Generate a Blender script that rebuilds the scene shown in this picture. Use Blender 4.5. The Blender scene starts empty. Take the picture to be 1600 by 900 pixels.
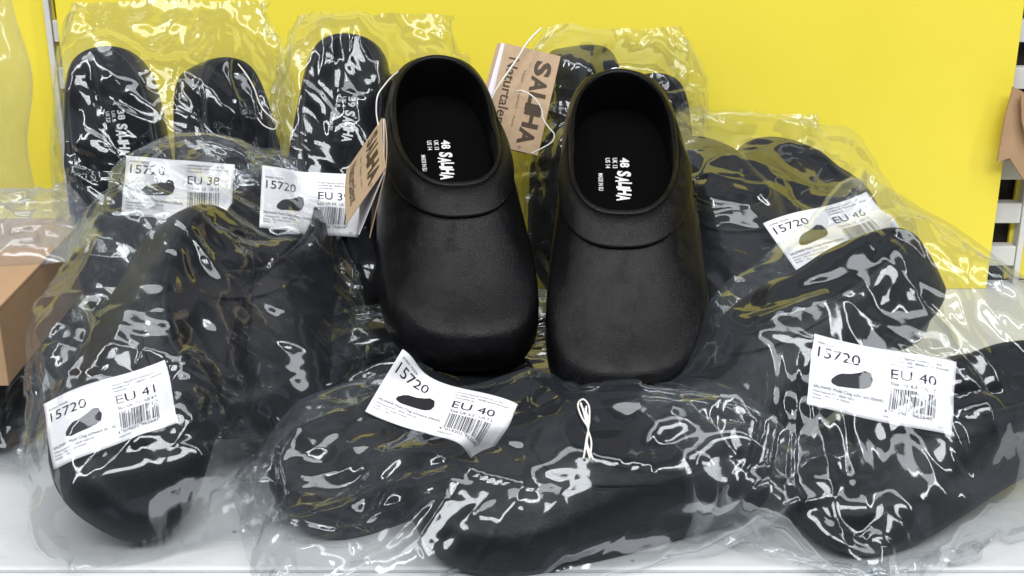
import bpy, bmesh, math, random
import numpy as np
from mathutils import Vector, Matrix
from mathutils.bvhtree import BVHTree
from mathutils.geometry import delaunay_2d_cdt

SC = bpy.context.scene
COL = SC.collection
rad = math.radians

# ------------------------------------------------------------------ camera
CAM_H, PITCH, FPX = 0.47, rad(20.0), 2000.0      # focal length in units of a 1600 px wide frame
WALL_Y, EDGE_Y = 1.30, 0.742
cam_d = bpy.data.cameras.new('camera')
cam_d.sensor_width = 36.0
cam_d.lens = 36.0 * FPX / 1600.0
cam_d.clip_start, cam_d.clip_end = 0.02, 60.0
cam = bpy.data.objects.new('camera', cam_d)
COL.objects.link(cam)
cam.location = (0, 0, CAM_H)
cam.rotation_euler = (math.pi / 2 - PITCH, 0, 0)
SC.camera = cam

# ------------------------------------------------------------------ world and lamps (shop ceiling tubes)
world = bpy.data.worlds.new('World')
SC.world = world
world.use_nodes = True
world.node_tree.nodes['Background'].inputs['Color'].default_value = (0.80, 0.90, 1.0, 1)
world.node_tree.nodes['Background'].inputs['Strength'].default_value = 0.12


def area(name, loc, target, sx, sy, power, col=(0.985, 0.99, 1.0)):
    d = bpy.data.lights.new(name, 'AREA')
    d.shape = 'RECTANGLE'
    d.size, d.size_y, d.energy, d.color = sx, sy, power, col
    o = bpy.data.objects.new(name, d)
    COL.objects.link(o)
    o.location = loc
    o.rotation_euler = (Vector(target) - Vector(loc)).to_track_quat('-Z', 'Y').to_euler()
    return o


area('ceiling_panel_lamp', (-0.1, 0.55, 2.2), (0.0, 0.9, 0.0), 2.4, 0.50, 26)
area('ceiling_panel_lamp', (0.1, -0.95, 2.1), (0.1, 1.0, 0.1), 2.4, 0.60, 66)
area('ceiling_tube_lamp', (-1.6, 0.1, 2.0), (0.0, 1.0, 0.1), 0.16, 2.0, 20)
area('ceiling_tube_lamp', (1.7, -0.2, 2.0), (0.1, 1.0, 0.1), 0.16, 2.0, 20)

vs = SC.view_settings
vs.view_transform, vs.look, vs.exposure, vs.gamma = 'Standard', 'None', 0.0, 1.0
vs.use_curve_mapping = False
SC.render.engine = 'CYCLES'
SC.cycles.use_denoising = True
SC.cycles.max_bounces = 8
SC.cycles.use_adaptive_sampling = True
SC.cycles.adaptive_threshold = 0.03
SC.cycles.diffuse_bounces = 3
SC.cycles.glossy_bounces = 4
SC.cycles.transmission_bounces = 4
SC.cycles.transparent_max_bounces = 28
SC.cycles.caustics_reflective = False
SC.cycles.caustics_refractive = False


def pix(px, py, Y):
    """world point at distance Y from the camera plane for a place in the 1600x900 picture"""
    xc, yc = (px - 800) / FPX, (450 - py) / FPX
    dy = math.cos(PITCH) + yc * math.sin(PITCH)
    dz = -math.sin(PITCH) + yc * math.cos(PITCH)
    t = Y / dy
    return Vector((t * xc, Y, CAM_H + t * dz))


# ------------------------------------------------------------------ material helpers
def new_mat(name):
    m = bpy.data.materials.new(name)
    m.use_nodes = True
    nt = m.node_tree
    for n in list(nt.nodes):
        nt.nodes.remove(n)
    out = nt.nodes.new('ShaderNodeOutputMaterial')
    return m, nt, out


def nd(nt, typ, **kw):
    n = nt.nodes.new(typ)
    for k, v in kw.items():
        if k.startswith('_'):
            setattr(n, k[1:], v)
        else:
            key = k.replace('_', ' ')
            n.inputs[key].default_value = v
    return n


def principled(name, col, rough=0.5, spec=0.5, noise=0.0, nscale=20.0, bump=0.0, bscale=200.0, metal=0.0, coord='Object', bdist=0.001):
    m, nt, out = new_mat(name)
    b = nd(nt, 'ShaderNodeBsdfPrincipled')
    b.inputs['Base Color'].default_value = (*col, 1)
    b.inputs['Roughness'].default_value = rough
    b.inputs['Metallic'].default_value = metal
    b.inputs['Specular IOR Level'].default_value = spec
    nt.links.new(b.outputs[0], out.inputs[0])
    tc = nd(nt, 'ShaderNodeTexCoord')
    if noise > 0:
        n = nd(nt, 'ShaderNodeTexNoise', Scale=nscale, Detail=6.0, Roughness=0.6)
        nt.links.new(tc.outputs[coord], n.inputs['Vector'])
        mr = nd(nt, 'ShaderNodeMapRange')
        mr.inputs['From Min'].default_value, mr.inputs['From Max'].default_value = 0.25, 0.75
        mr.inputs['To Min'].default_value, mr.inputs['To Max'].default_value = 1 - noise, 1 + noise
        nt.links.new(n.outputs['Fac'], mr.inputs['Value'])
        vm = nd(nt, 'ShaderNodeVectorMath', _operation='SCALE')
        vm.inputs[0].default_value = col
        nt.links.new(mr.outputs[0], vm.inputs['Scale'])
        nt.links.new(vm.outputs[0], b.inputs['Base Color'])
        mr2 = nd(nt, 'ShaderNodeMapRange')
        mr2.inputs['From Min'].default_value, mr2.inputs['From Max'].default_value = 0.3, 0.7
        mr2.inputs['To Min'].default_value, mr2.inputs['To Max'].default_value = max(0.02, rough - 0.08), min(1, rough + 0.08)
        nt.links.new(n.outputs['Fac'], mr2.inputs['Value'])
        nt.links.new(mr2.outputs[0], b.inputs['Roughness'])
    if bump > 0:
        n2 = nd(nt, 'ShaderNodeTexNoise', Scale=bscale, Detail=4.0)
        nt.links.new(tc.outputs[coord], n2.inputs['Vector'])
        bp = nd(nt, 'ShaderNodeBump', Strength=bump, Distance=bdist)
        nt.links.new(n2.outputs['Fac'], bp.inputs['Height'])
        nt.links.new(bp.outputs[0], b.inputs['Normal'])
    return m


def add_specks(m, amount=0.5):
    """small dirt specks and rubbed marks on a painted surface"""
    nt = m.node_tree
    b = next(n for n in nt.nodes if n.type == 'BSDF_PRINCIPLED')
    src = b.inputs['Base Color'].links[0].from_socket
    tc = nd(nt, 'ShaderNodeTexCoord')
    vo = nd(nt, 'ShaderNodeTexVoronoi', _feature='F1', Scale=26.0)
    nt.links.new(tc.outputs['Object'], vo.inputs['Vector'])
    mr = nd(nt, 'ShaderNodeMapRange')
    mr.inputs['From Min'].default_value, mr.inputs['From Max'].default_value = 0.030, 0.055
    nt.links.new(vo.outputs['Distance'], mr.inputs['Value'])
    mp = nd(nt, 'ShaderNodeMapping')
    mp.inputs['Scale'].default_value = (3.0, 22.0, 3.0)
    mp.inputs['Rotation'].default_value = (0, 0, 0.25)
    nt.links.new(tc.outputs['Object'], mp.inputs['Vector'])
    sc = nd(nt, 'ShaderNodeTexNoise', Scale=9.0, Detail=8.0, Roughness=0.7)
    nt.links.new(mp.outputs[0], sc.inputs['Vector'])
    ms = nd(nt, 'ShaderNodeMapRange')
    ms.inputs['From Min'].default_value, ms.inputs['From Max'].default_value = 0.30, 0.42
    ms.inputs['To Min'].default_value = 0.80
    nt.links.new(sc.outputs['Fac'], ms.inputs['Value'])
    mu = nd(nt, 'ShaderNodeMath', _operation='MULTIPLY')
    mb = nd(nt, 'ShaderNodeMapRange')
    mb.inputs['To Min'].default_value = amount
    nt.links.new(mr.outputs[0], mb.inputs['Value'])
    nt.links.new(mb.outputs[0], mu.inputs[0])
    nt.links.new(ms.outputs[0], mu.inputs[1])
    vm = nd(nt, 'ShaderNodeVectorMath', _operation='SCALE')
    nt.links.new(src, vm.inputs[0])
    nt.links.new(mu.outputs[0], vm.inputs['Scale'])
    nt.links.new(vm.outputs[0], b.inputs['Base Color'])


def clog_material():
    m, nt, out = new_mat('black_polyurethane')
    b = nd(nt, 'ShaderNodeBsdfPrincipled')
    b.inputs['Base Color'].default_value = (0.0040, 0.0040, 0.0046, 1)
    b.inputs['Roughness'].default_value = 0.43
    b.inputs['Specular IOR Level'].default_value = 0.17
    tc = nd(nt, 'ShaderNodeTexCoord')
    mp = nd(nt, 'ShaderNodeMapping')
    mp.inputs['Scale'].default_value = (0.8, 1.9, 1.0)
    nt.links.new(tc.outputs['Object'], mp.inputs['Vector'])
    wn = nd(nt, 'ShaderNodeTexNoise', Scale=35.0, Detail=3.0)
    nt.links.new(mp.outputs[0], wn.inputs['Vector'])
    vadd = nd(nt, 'ShaderNodeVectorMath', _operation='MULTIPLY_ADD')
    vadd.inputs[1].default_value = (0.03, 0.03, 0.03)
    nt.links.new(wn.outputs['Color'], vadd.inputs[0])
    nt.links.new(mp.outputs[0], vadd.inputs[2])
    vo = nd(nt, 'ShaderNodeTexVoronoi', _feature='DISTANCE_TO_EDGE', Scale=150.0)
    nt.links.new(vadd.outputs[0], vo.inputs['Vector'])
    cr = nd(nt, 'ShaderNodeMapRange')
    cr.inputs['From Max'].default_value = 0.22
    nt.links.new(vo.outputs['Distance'], cr.inputs['Value'])
    fine = nd(nt, 'ShaderNodeTexNoise', Scale=900.0, Detail=3.0)
    nt.links.new(tc.outputs['Object'], fine.inputs['Vector'])
    patch = nd(nt, 'ShaderNodeTexNoise', Scale=22.0, Detail=2.0)
    nt.links.new(tc.outputs['Object'], patch.inputs['Vector'])
    pm = nd(nt, 'ShaderNodeMapRange')
    pm.inputs['From Min'].default_value, pm.inputs['From Max'].default_value = 0.38, 0.62
    pm.inputs['To Min'].default_value, pm.inputs['To Max'].default_value = 0.20, 0.34
    nt.links.new(patch.outputs['Fac'], pm.inputs['Value'])
    b1 = nd(nt, 'ShaderNodeBump', Distance=0.0006)
    nt.links.new(pm.outputs[0], b1.inputs['Strength'])
    nt.links.new(cr.outputs[0], b1.inputs['Height'])
    b2 = nd(nt, 'ShaderNodeBump', Distance=0.0002, Strength=0.2)
    nt.links.new(fine.outputs['Fac'], b2.inputs['Height'])
    nt.links.new(b1.outputs[0], b2.inputs['Normal'])
    nt.links.new(b2.outputs[0], b.inputs['Normal'])
    rr = nd(nt, 'ShaderNodeMapRange')
    rr.inputs['To Min'].default_value, rr.inputs['To Max'].default_value = 0.30, 0.34
    nt.links.new(patch.outputs['Fac'], rr.inputs['Value'])
    nt.links.new(rr.outputs[0], b.inputs['Roughness'])
    nt.links.new(b.outputs[0], out.inputs[0])
    return m


def film_material(name, haze=0.05, tint=(0.965, 0.97, 0.97), crinkle=0.35, rough=0.10):
    """thin clear polyethylene: transparent sheet with a surface reflection and a little milky haze"""
    m, nt, out = new_mat(name)
    tr = nd(nt, 'ShaderNodeBsdfTransparent', Color=(*tint, 1))
    gl = nd(nt, 'ShaderNodeBsdfGlossy', Color=(0.93, 0.97, 1, 1), Roughness=rough)
    df = nd(nt, 'ShaderNodeBsdfDiffuse', Color=(0.66, 0.74, 0.90, 1))
    tl = nd(nt, 'ShaderNodeBsdfTranslucent', Color=(0.66, 0.74, 0.90, 1))
    tc = nd(nt, 'ShaderNodeTexCoord')
    # fine creases in the film, on top of the folds that are in its shape
    mp = nd(nt, 'ShaderNodeMapping')
    mp.inputs['Scale'].default_value = (1.0, 0.5, 1.0)
    mp.inputs['Rotation'].default_value = (0, 0, 0.6)
    nt.links.new(tc.outputs['UV'], mp.inputs['Vector'])
    v1 = nd(nt, 'ShaderNodeTexVoronoi', _feature='F1', Scale=26.0)
    nt.links.new(mp.outputs[0], v1.inputs['Vector'])
    b2 = nd(nt, 'ShaderNodeBump', Strength=crinkle, Distance=0.004)
    nt.links.new(v1.outputs['Distance'], b2.inputs['Height'])
    for s in (gl, df):
        nt.links.new(b2.outputs[0], s.inputs['Normal'])
    fr = nd(nt, 'ShaderNodeFresnel', IOR=1.5)
    nt.links.new(b2.outputs[0], fr.inputs['Normal'])
    fm = nd(nt, 'ShaderNodeMapRange')
    fm.inputs['To Min'].default_value, fm.inputs['To Max'].default_value = 0.045, 0.20
    nt.links.new(fr.outputs[0], fm.inputs['Value'])
    lw = nd(nt, 'ShaderNodeLayerWeight', Blend=0.25)
    hz = nd(nt, 'ShaderNodeMapRange')
    hz.inputs['To Min'].default_value, hz.inputs['To Max'].default_value = haze, min(0.9, haze * 3 + 0.03)
    nt.links.new(lw.outputs['Facing'], hz.inputs['Value'])
    dm = nd(nt, 'ShaderNodeMixShader', Fac=0.5)
    nt.links.new(df.outputs[0], dm.inputs[1])
    nt.links.new(tl.outputs[0], dm.inputs[2])
    m1 = nd(nt, 'ShaderNodeMixShader')
    nt.links.new(hz.outputs[0], m1.inputs[0])
    nt.links.new(tr.outputs[0], m1.inputs[1])
    nt.links.new(dm.outputs[0], m1.inputs[2])
    m2 = nd(nt, 'ShaderNodeMixShader')
    nt.links.new(fm.outputs[0], m2.inputs[0])
    nt.links.new(m1.outputs[0], m2.inputs[1])
    gl2 = nd(nt, 'ShaderNodeBsdfGlossy', Color=(1, 1, 1, 1), Roughness=0.34)
    nt.links.new(b2.outputs[0], gl2.inputs['Normal'])
    gm = nd(nt, 'ShaderNodeMixShader', Fac=0.12)
    nt.links.new(gl.outputs[0], gm.inputs[1])
    nt.links.new(gl2.outputs[0], gm.inputs[2])
    nt.links.new(gm.outputs[0], m2.inputs[2])
    nt.links.new(m2.outputs[0], out.inputs[0])
    return m


M = {
    'yellow': principled('yellow_panel', (0.85, 0.71, 0.065), 0.38, 0.5, 0.03, 5.0, 0.05, 600.0),
    'white': principled('white_powder_coat', (0.57, 0.585, 0.59), 0.40, 0.5, 0.06, 14.0, 0.08, 900.0),
    'rail': principled('white_rail', (0.72, 0.73, 0.74), 0.35, 0.5, 0.05, 18.0, 0.05, 900.0),
    'steel': principled('white_upright', (0.66, 0.66, 0.64), 0.45, 0.5, 0.08, 30.0),
    'dark': principled('dark_slot', (0.03, 0.022, 0.018), 0.7),
    'clog': clog_material(),
    'footbed': principled('black_footbed', (0.0018, 0.0018, 0.002), 0.8, 0.05, 0.0, 20.0, 0.25, 700.0),
    'sole': principled('black_sole', (0.009, 0.009, 0.0095), 0.55, 0.4, 0.0, 20, 0.2, 500.0),
    'print_white': principled('white_print', (0.72, 0.72, 0.72), 0.6),
    'paper': principled('label_paper', (0.80, 0.80, 0.83), 0.30, 0.5, 0.02, 30.0),
    'ink': principled('label_ink', (0.02, 0.02, 0.024), 0.6, 0.12),
    'kraft': principled('kraft_card', (0.47, 0.335, 0.215), 0.75, 0.3, 0.10, 160.0, 0.15, 900.0),
    'kraft_ink': principled('brown_ink', (0.055, 0.032, 0.014), 0.6),
    'card_white': principled('white_card', (0.74, 0.72, 0.76), 0.6),
    'carton': principled('carton_board', (0.42, 0.27, 0.155), 0.8, 0.3, 0.09, 25.0, 0.15, 400.0),
    'string': principled('white_string', (0.74, 0.72, 0.68), 0.6),
    'film': film_material('clear_film', 0.017, crinkle=0.02, rough=0.08),
    'film_milky': film_material('milky_film', 0.10, crinkle=0.12, rough=0.14),
}


add_specks(M['white'], 0.45)
add_specks(M['rail'], 0.6)
add_specks(M['carton'], 0.75)


# ------------------------------------------------------------------ object helpers
def mesh_obj(name, verts, faces, mat, parent=None, smooth=True, uv=None):
    me = bpy.data.meshes.new(name)
    me.from_pydata([tuple(v) for v in verts], [], [tuple(int(i) for i in f) for f in faces])
    if smooth:
        me.polygons.foreach_set('use_smooth', [True] * len(me.polygons))
    if uv is not None:
        lay = me.uv_layers.new(name='UVMap')
        li = np.zeros(len(me.loops), dtype=np.int32)
        me.loops.foreach_get('vertex_index', li)
        lay.data.foreach_set('uv', np.asarray(uv)[li].astype(np.float32).ravel())
    me.materials.append(mat)
    me.update()
    o = bpy.data.objects.new(name, me)
    COL.objects.link(o)
    o.parent = parent
    return o


def tag(o, label=None, cat=None, group=None, kind=None):
    for k, v in (('label', label), ('category', cat), ('group', group), ('kind', kind)):
        if v:
            o[k] = v
    return o


def empty(name, loc=(0, 0, 0)):
    o = bpy.data.objects.new(name, None)
    COL.objects.link(o)
    o.location = loc
    o.empty_display_size = 0.02
    return o


def box(x0, x1, y0, y1, z0, z1, bev=0.0):
    bm = bmesh.new()
    bmesh.ops.create_cube(bm, size=1.0)
    for v in bm.verts:
        v.co = Vector(((x0 + x1) / 2 + v.co.x * (x1 - x0), (y0 + y1) / 2 + v.co.y * (y1 - y0), (z0 + z1) / 2 + v.co.z * (z1 - z0)))
    if bev > 0:
        bmesh.ops.bevel(bm, geom=list(bm.edges), offset=bev, segments=3, affect='EDGES', profile=0.5)
    return bm


def bm_obj(name, bm, mat, parent=None, smooth=False):
    me = bpy.data.meshes.new(name)
    bm.to_mesh(me)
    bm.free()
    me.materials.append(mat)
    if smooth:
        me.polygons.foreach_set('use_smooth', [True] * len(me.polygons))
    o = bpy.data.objects.new(name, me)
    COL.objects.link(o)
    o.parent = parent
    return o


def catmull(pts, n, closed=False):
    P = np.array(pts, dtype=float)
    m = len(P)
    segs = m if closed else m - 1
    t = np.linspace(0, segs, n, endpoint=not closed)
    i = np.minimum(t.astype(int), segs - 1)
    f = (t - i)[:, None]
    if closed:
        a, b, c, d = P[(i - 1) % m], P[i % m], P[(i + 1) % m], P[(i + 2) % m]
    else:
        a, b, c, d = P[np.maximum(i - 1, 0)], P[i], P[i + 1], P[np.minimum(i + 2, m - 1)]
    return 0.5 * ((2 * b) + (-a + c) * f + (2 * a - 5 * b + 4 * c - d) * f ** 2 + (-a + 3 * b - 3 * c + d) * f ** 3)


def resample(curve, n):
    """n points evenly spaced by arc length, both ends included"""
    d = np.r_[0, np.cumsum(np.linalg.norm(np.diff(curve, axis=0), axis=1))]
    t = np.linspace(0, d[-1], n)
    return np.stack([np.interp(t, d, curve[:, k]) for k in range(curve.shape[1])], 1)


def tube(name, pts, r, mat, parent=None, n=60, sides=6):
    C = catmull(pts, n)
    T = np.gradient(C, axis=0)
    T /= np.linalg.norm(T, axis=1)[:, None] + 1e-9
    ref = np.array([0.31, 0.52, 0.79])
    A = np.cross(T, ref)
    A /= np.linalg.norm(A, axis=1)[:, None] + 1e-9
    B = np.cross(T, A)
    verts, faces = [], []
    for k in range(n):
        for s in range(sides):
            a = 2 * math.pi * s / sides
            verts.append(C[k] + r * (math.cos(a) * A[k] + math.sin(a) * B[k]))
    for k in range(n - 1):
        for s in range(sides):
            s2 = (s + 1) % sides
            faces.append((k * sides + s, k * sides + s2, (k + 1) * sides + s2, (k + 1) * sides + s))
    faces.append(tuple(range(sides))[::-1])
    faces.append(tuple((n - 1) * sides + s for s in range(sides)))
    return mesh_obj(name, verts, faces, mat, parent)


# ------------------------------------------------------------------ lettering
_txt = {}


def text2d(s, bold=0.0):
    """triangles of a line of text: verts (n,2) with cap height 1 and left edge 0, faces"""
    key = (s, bold)
    if key not in _txt:
        cu = bpy.data.curves.new('t', 'FONT')
        cu.body = s
        cu.size = 1.0
        cu.offset = bold
        cu.resolution_u = 3
        ob = bpy.data.objects.new('t', cu)
        COL.objects.link(ob)
        dg = bpy.context.evaluated_depsgraph_get()
        me = ob.evaluated_get(dg).to_mesh()
        V = np.array([v.co[:2] for v in me.vertices]) if len(me.vertices) else np.zeros((0, 2))
        F = [tuple(p.vertices) for p in me.polygons]
        ob.evaluated_get(dg).to_mesh_clear()
        bpy.data.objects.remove(ob)
        bpy.data.curves.remove(cu)
        if len(V):
            V = V - np.array([V[:, 0].min(), 0.0])
            V = V / 0.70
        _txt[key] = (V, F)
    return _txt[key]


class Ink:
    """collects flat 2-D shapes (u right, v up) that are later wrapped on to a surface"""

    def __init__(self):
        self.v, self.f = [], []

    def add(self, V, F):
        b = len(self.v)
        self.v += [tuple(p) for p in V]
        self.f += [tuple(i + b for i in f) for f in F]

    def text(self, s, x, y, cap, width=None, bold=0.0, rot=0.0, shear=0.0):
        V, F = text2d(s, bold)
        if not len(V):
            return
        V = V.copy() * cap
        if width:
            V[:, 0] *= width / V[:, 0].max()
        V[:, 0] += shear * V[:, 1]
        c, s_ = math.cos(rot), math.sin(rot)
        V = np.stack([V[:, 0] * c - V[:, 1] * s_ + x, V[:, 0] * s_ + V[:, 1] * c + y], 1)
        self.add(V, F)

    def rect(self, x0, y0, x1, y1, n=1):
        for k in range(n):
            a, b = y0 + (y1 - y0) * k / n, y0 + (y1 - y0) * (k + 1) / n
            self.add([(x0, a), (x1, a), (x1, b), (x0, b)], [(0, 1, 2, 3)])

    def poly(self, pts, rows=14, cols=14):
        """filled outline made of small cells so that it can follow a curved surface"""
        P = np.array(pts, dtype=float)
        ys = np.linspace(P[:, 1].min() + 1e-6, P[:, 1].max() - 1e-6, rows + 1)

        def span(y):
            xs = []
            for (x0, y0), (x1, y1) in zip(P, np.roll(P, -1, 0)):
                if (y0 - y) * (y1 - y) < 0:
                    xs.append(x0 + (x1 - x0) * (y - y0) / (y1 - y0))
            return (min(xs), max(xs)) if xs else (P[0, 0], P[0, 0])
        V = []
        for y in ys:
            a_, b_ = span(y)
            V += [(a_ + (b_ - a_) * c / cols, y) for c in range(cols + 1)]
        F = [(r * (cols + 1) + c, r * (cols + 1) + c + 1, (r + 1) * (cols + 1) + c + 1, (r + 1) * (cols + 1) + c) for r in range(rows) for c in range(cols)]
        self.add(V, F)

    def logo(self, x, y, cap, width, brush=True):
        """SALIHA in heavy uneven letters"""
        letters = 'SALIHA'
        wd = np.array([0.95, 1.0, 0.7, 0.42, 1.1, 1.05])
        st = np.r_[0, np.cumsum(wd)] / wd.sum() * width
        jit = [(0.05, 0.02), (-0.10, -0.03), (0.10, 0.05), (-0.06, 0.0), (0.04, -0.04), (-0.12, 0.04)]
        if not brush:
            jit = [(0.0, 0.0), (-0.04, 0), (0.05, 0.0), (-0.05, 0.0), (0.0, 0.0), (-0.06, 0)]
        for k, ch in enumerate(letters):
            dy, ro = jit[k]
            self.text(ch, x + st[k], y + dy * cap, cap, width=(st[k + 1] - st[k]) * 0.98, bold=0.045, rot=ro, shear=0.10 if brush else 0.0)


L_CODE = ['0001101', '0011001', '0010011', '0111101', '0100011', '0110001', '0101111', '0111011', '0110111', '0001011']
PAR = ['LLLLLL', 'LLGLGG', 'LLGGLG', 'LLGGGL', 'LGLLGG', 'LGGLLG', 'LGGGLL', 'LGLGLG', 'LGLGGL', 'LGGLGL']


def ean13(num):
    s = '101'
    for k, p in enumerate(PAR[int(num[0])]):
        c = L_CODE[int(num[1 + k])]
        s += c if p == 'L' else ''.join('1' if b == '0' else '0' for b in c)[::-1]
    s += '01010'
    for k in range(6):
        s += ''.join('1' if b == '0' else '0' for b in L_CODE[int(num[7 + k])])
    return s + '101'


LAB_W, LAB_H = 0.100, 0.057


def label_ink(size, uk, us):
    """the printing of one article label; returns ink in unit label coordinates (0..1 wide, 0..H/W high)"""
    H = LAB_H / LAB_W
    k = Ink()
    k.text('Artikel / Article', 0.035, H - 0.062, 0.020)
    k.text('15720', 0.045, H - 0.165, 0.082, width=0.315)
    sil = [(0.16, 0.215), (0.21, 0.20), (0.30, 0.205), (0.345, 0.225), (0.40, 0.225), (0.44, 0.25), (0.455, 0.30), (0.44, 0.365),
           (0.40, 0.375), (0.35, 0.345), (0.30, 0.325), (0.24, 0.315), (0.20, 0.29), (0.165, 0.25)]
    k.poly(sil)
    k.text('SALIHA\u00ae Multi Clog schwarz (black)', 0.035, 0.150, 0.026, width=0.50)
    k.text('Obermaterial PU   20347 2022 04', 0.035, 0.115, 0.016, width=0.33)
    k.text('Futter    PU, weiss (innen)', 0.035, 0.087, 0.015, width=0.27)
    k.text('Sohle     PU', 0.035, 0.060, 0.015, width=0.14)
    k.text('Arnold Hiptroff GmbH & Co. KG', 0.565, H - 0.055, 0.017, width=0.33)
    k.text('Im Südfeld 202 · 48308 Senden-Bösensell', 0.565, H - 0.084, 0.017, width=0.38)
    k.text('www.saliha.de', 0.565, H - 0.113, 0.017, width=0.14)
    k.text('EU ' + size, 0.570, H - 0.222, 0.078, width=0.30)
    k.text('Size UK %s   US %s' % (uk, us), 0.572, H - 0.275, 0.026, width=0.30)
    code = '40192029626' + size
    code = code[:13]
    bars = ean13(code)
    x0, w = 0.575, 0.30
    i = 0
    while i < len(bars):
        if bars[i] == '1':
            j = i
            while j < len(bars) and bars[j] == '1':
                j += 1
            long_ = i < 3 or i > 91 or 44 < i < 50
            k.rect(x0 + w * i / 95, 0.095 if long_ else 0.110, x0 + w * (j - 0.12) / 95, H - 0.295, 5)
            i = j
        else:
            i += 1
    k.text(code[0], 0.548, 0.075, 0.026)
    k.text(code[1:7], 0.590, 0.075, 0.026, width=0.125)
    k.text(code[7:], 0.735, 0.075, 0.026, width=0.125)
    k.text('MADE IN EU', 0.548, 0.038, 0.016, width=0.10)
    k.text('5.04', 0.90, 0.030, 0.014)
    return k


def tag_ink():
    """printing of the card hang tag, unit coordinates: 1.0 along the text, 0.58 high"""
    k = Ink()
    k.logo(0.09, 0.355, 0.155, 0.84, brush=False)
    k.text('\u00ae', 0.945, 0.36, 0.03)
    k.text('Natur  ·  Komfort  ·  Form', 0.22, 0.245, 0.022, width=0.56)
    k.text('Naturtalent', 0.12, 0.075, 0.105, width=0.72, bold=0.012)
    return k


def size_ink(size, uk, us):
    """printing on the footbed, u = reading direction; about 0.21 x 0.09 clog lengths"""
    k = Ink()
    k.text(size, 0.0, 0.0, 0.024, width=0.037, bold=0.03)
    k.logo(0.050, -0.010, 0.034, 0.118)
    k.text('UK ' + uk, 0.0, -0.021, 0.0125, width=0.040, bold=0.02)
    k.text('US ' + us, 0.0, -0.041, 0.0125, width=0.040, bold=0.02)
    k.text('MADE IN EU', 0.060, -0.062, 0.012, width=0.068, bold=0.02)
    return k


INKS = {s: size_ink(s, u, w) for s, u, w in (('48', '13', '14'), ('38', '5', '7.5'), ('39', '6', '8'))}
LABELS = {s: label_ink(s, u, w) for s, u, w in (('38', '5.0', '7.5'), ('39', '6.0', '7.0'), ('40', '6.5', '7.5'), ('41', '7.5', '8.5'), ('46', '11', '12'))}
TAG_INK = tag_ink()

# ------------------------------------------------------------------ the clog (unit length, heel at x=0, toe at x=1, z up)
OUT_MED = [(0, 0), (0.010, 0.075), (0.050, 0.124), (0.14, 0.148), (0.28, 0.157), (0.42, 0.163), (0.56, 0.177), (0.70, 0.190),
           (0.82, 0.190), (0.91, 0.174), (0.968, 0.138), (0.994, 0.085), (1.0, 0.02)]
OUT_LAT = [(0, 0), (0.010, -0.075), (0.050, -0.124), (0.14, -0.150), (0.28, -0.164), (0.42, -0.180), (0.56, -0.190), (0.70, -0.193),
           (0.81, -0.186), (0.90, -0.156), (0.958, -0.112), (0.989, -0.055), (1.0, 0.02)]
NS = 60          # points per half outline
ZR_BACK, ZR_SIDE, ZR_FRONT = 0.205, 0.222, 0.275
TOE_PROF = np.array([(0, 0.14), (-0.010, 0.24), (-0.008, 0.35), (0.010, 0.46), (0.040, 0.545), (0.085, 0.598), (0.140, 0.622), (0.21, 0.638), (0.30, 0.658),
                     (0.40, 0.690), (0.50, 0.732), (0.60, 0.780), (0.70, 0.832), (0.78, 0.876), (0.85, 0.915), (0.91, 0.950), (0.96, 0.978), (1.0, 1.0)])


def smooth01(a, b, x):
    t = np.clip((x - a) / (b - a), 0, 1)
    return t * t * (3 - 2 * t)


def clog_curves():
    o1 = resample(catmull(OUT_MED, 400), NS + 1)
    o2 = resample(catmull(OUT_LAT, 400), NS + 1)
    O = np.vstack([o1[:-1], o2[::-1][:-1]])
    th = np.linspace(0, math.pi, 500)

    def half(sg):
        x = 0.306 - 0.292 * np.cos(th)
        n = np.where(x > 0.306, 2.7, 2.2)
        c, s = np.abs(np.cos(th)), np.sin(th)
        x = 0.306 - 0.292 * np.sign(np.cos(th)) * c ** (2 / n)
        y = sg * 0.137 * s ** (2 / n)
        y = y + 0.012 * smooth01(0.3, 0.6, x)
        return np.stack([x, y], 1)
    r1, r2 = resample(half(1), NS + 1), resample(half(-1), NS + 1)
    R = np.vstack([r1[:-1], r2[::-1][:-1]])
    z = ZR_BACK + (ZR_SIDE - ZR_BACK) * smooth01(0.02, 0.22, R[:, 0]) + (ZR_FRONT - ZR_SIDE) * smooth01(0.24, 0.60, R[:, 0])
    return O, R, z


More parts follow.
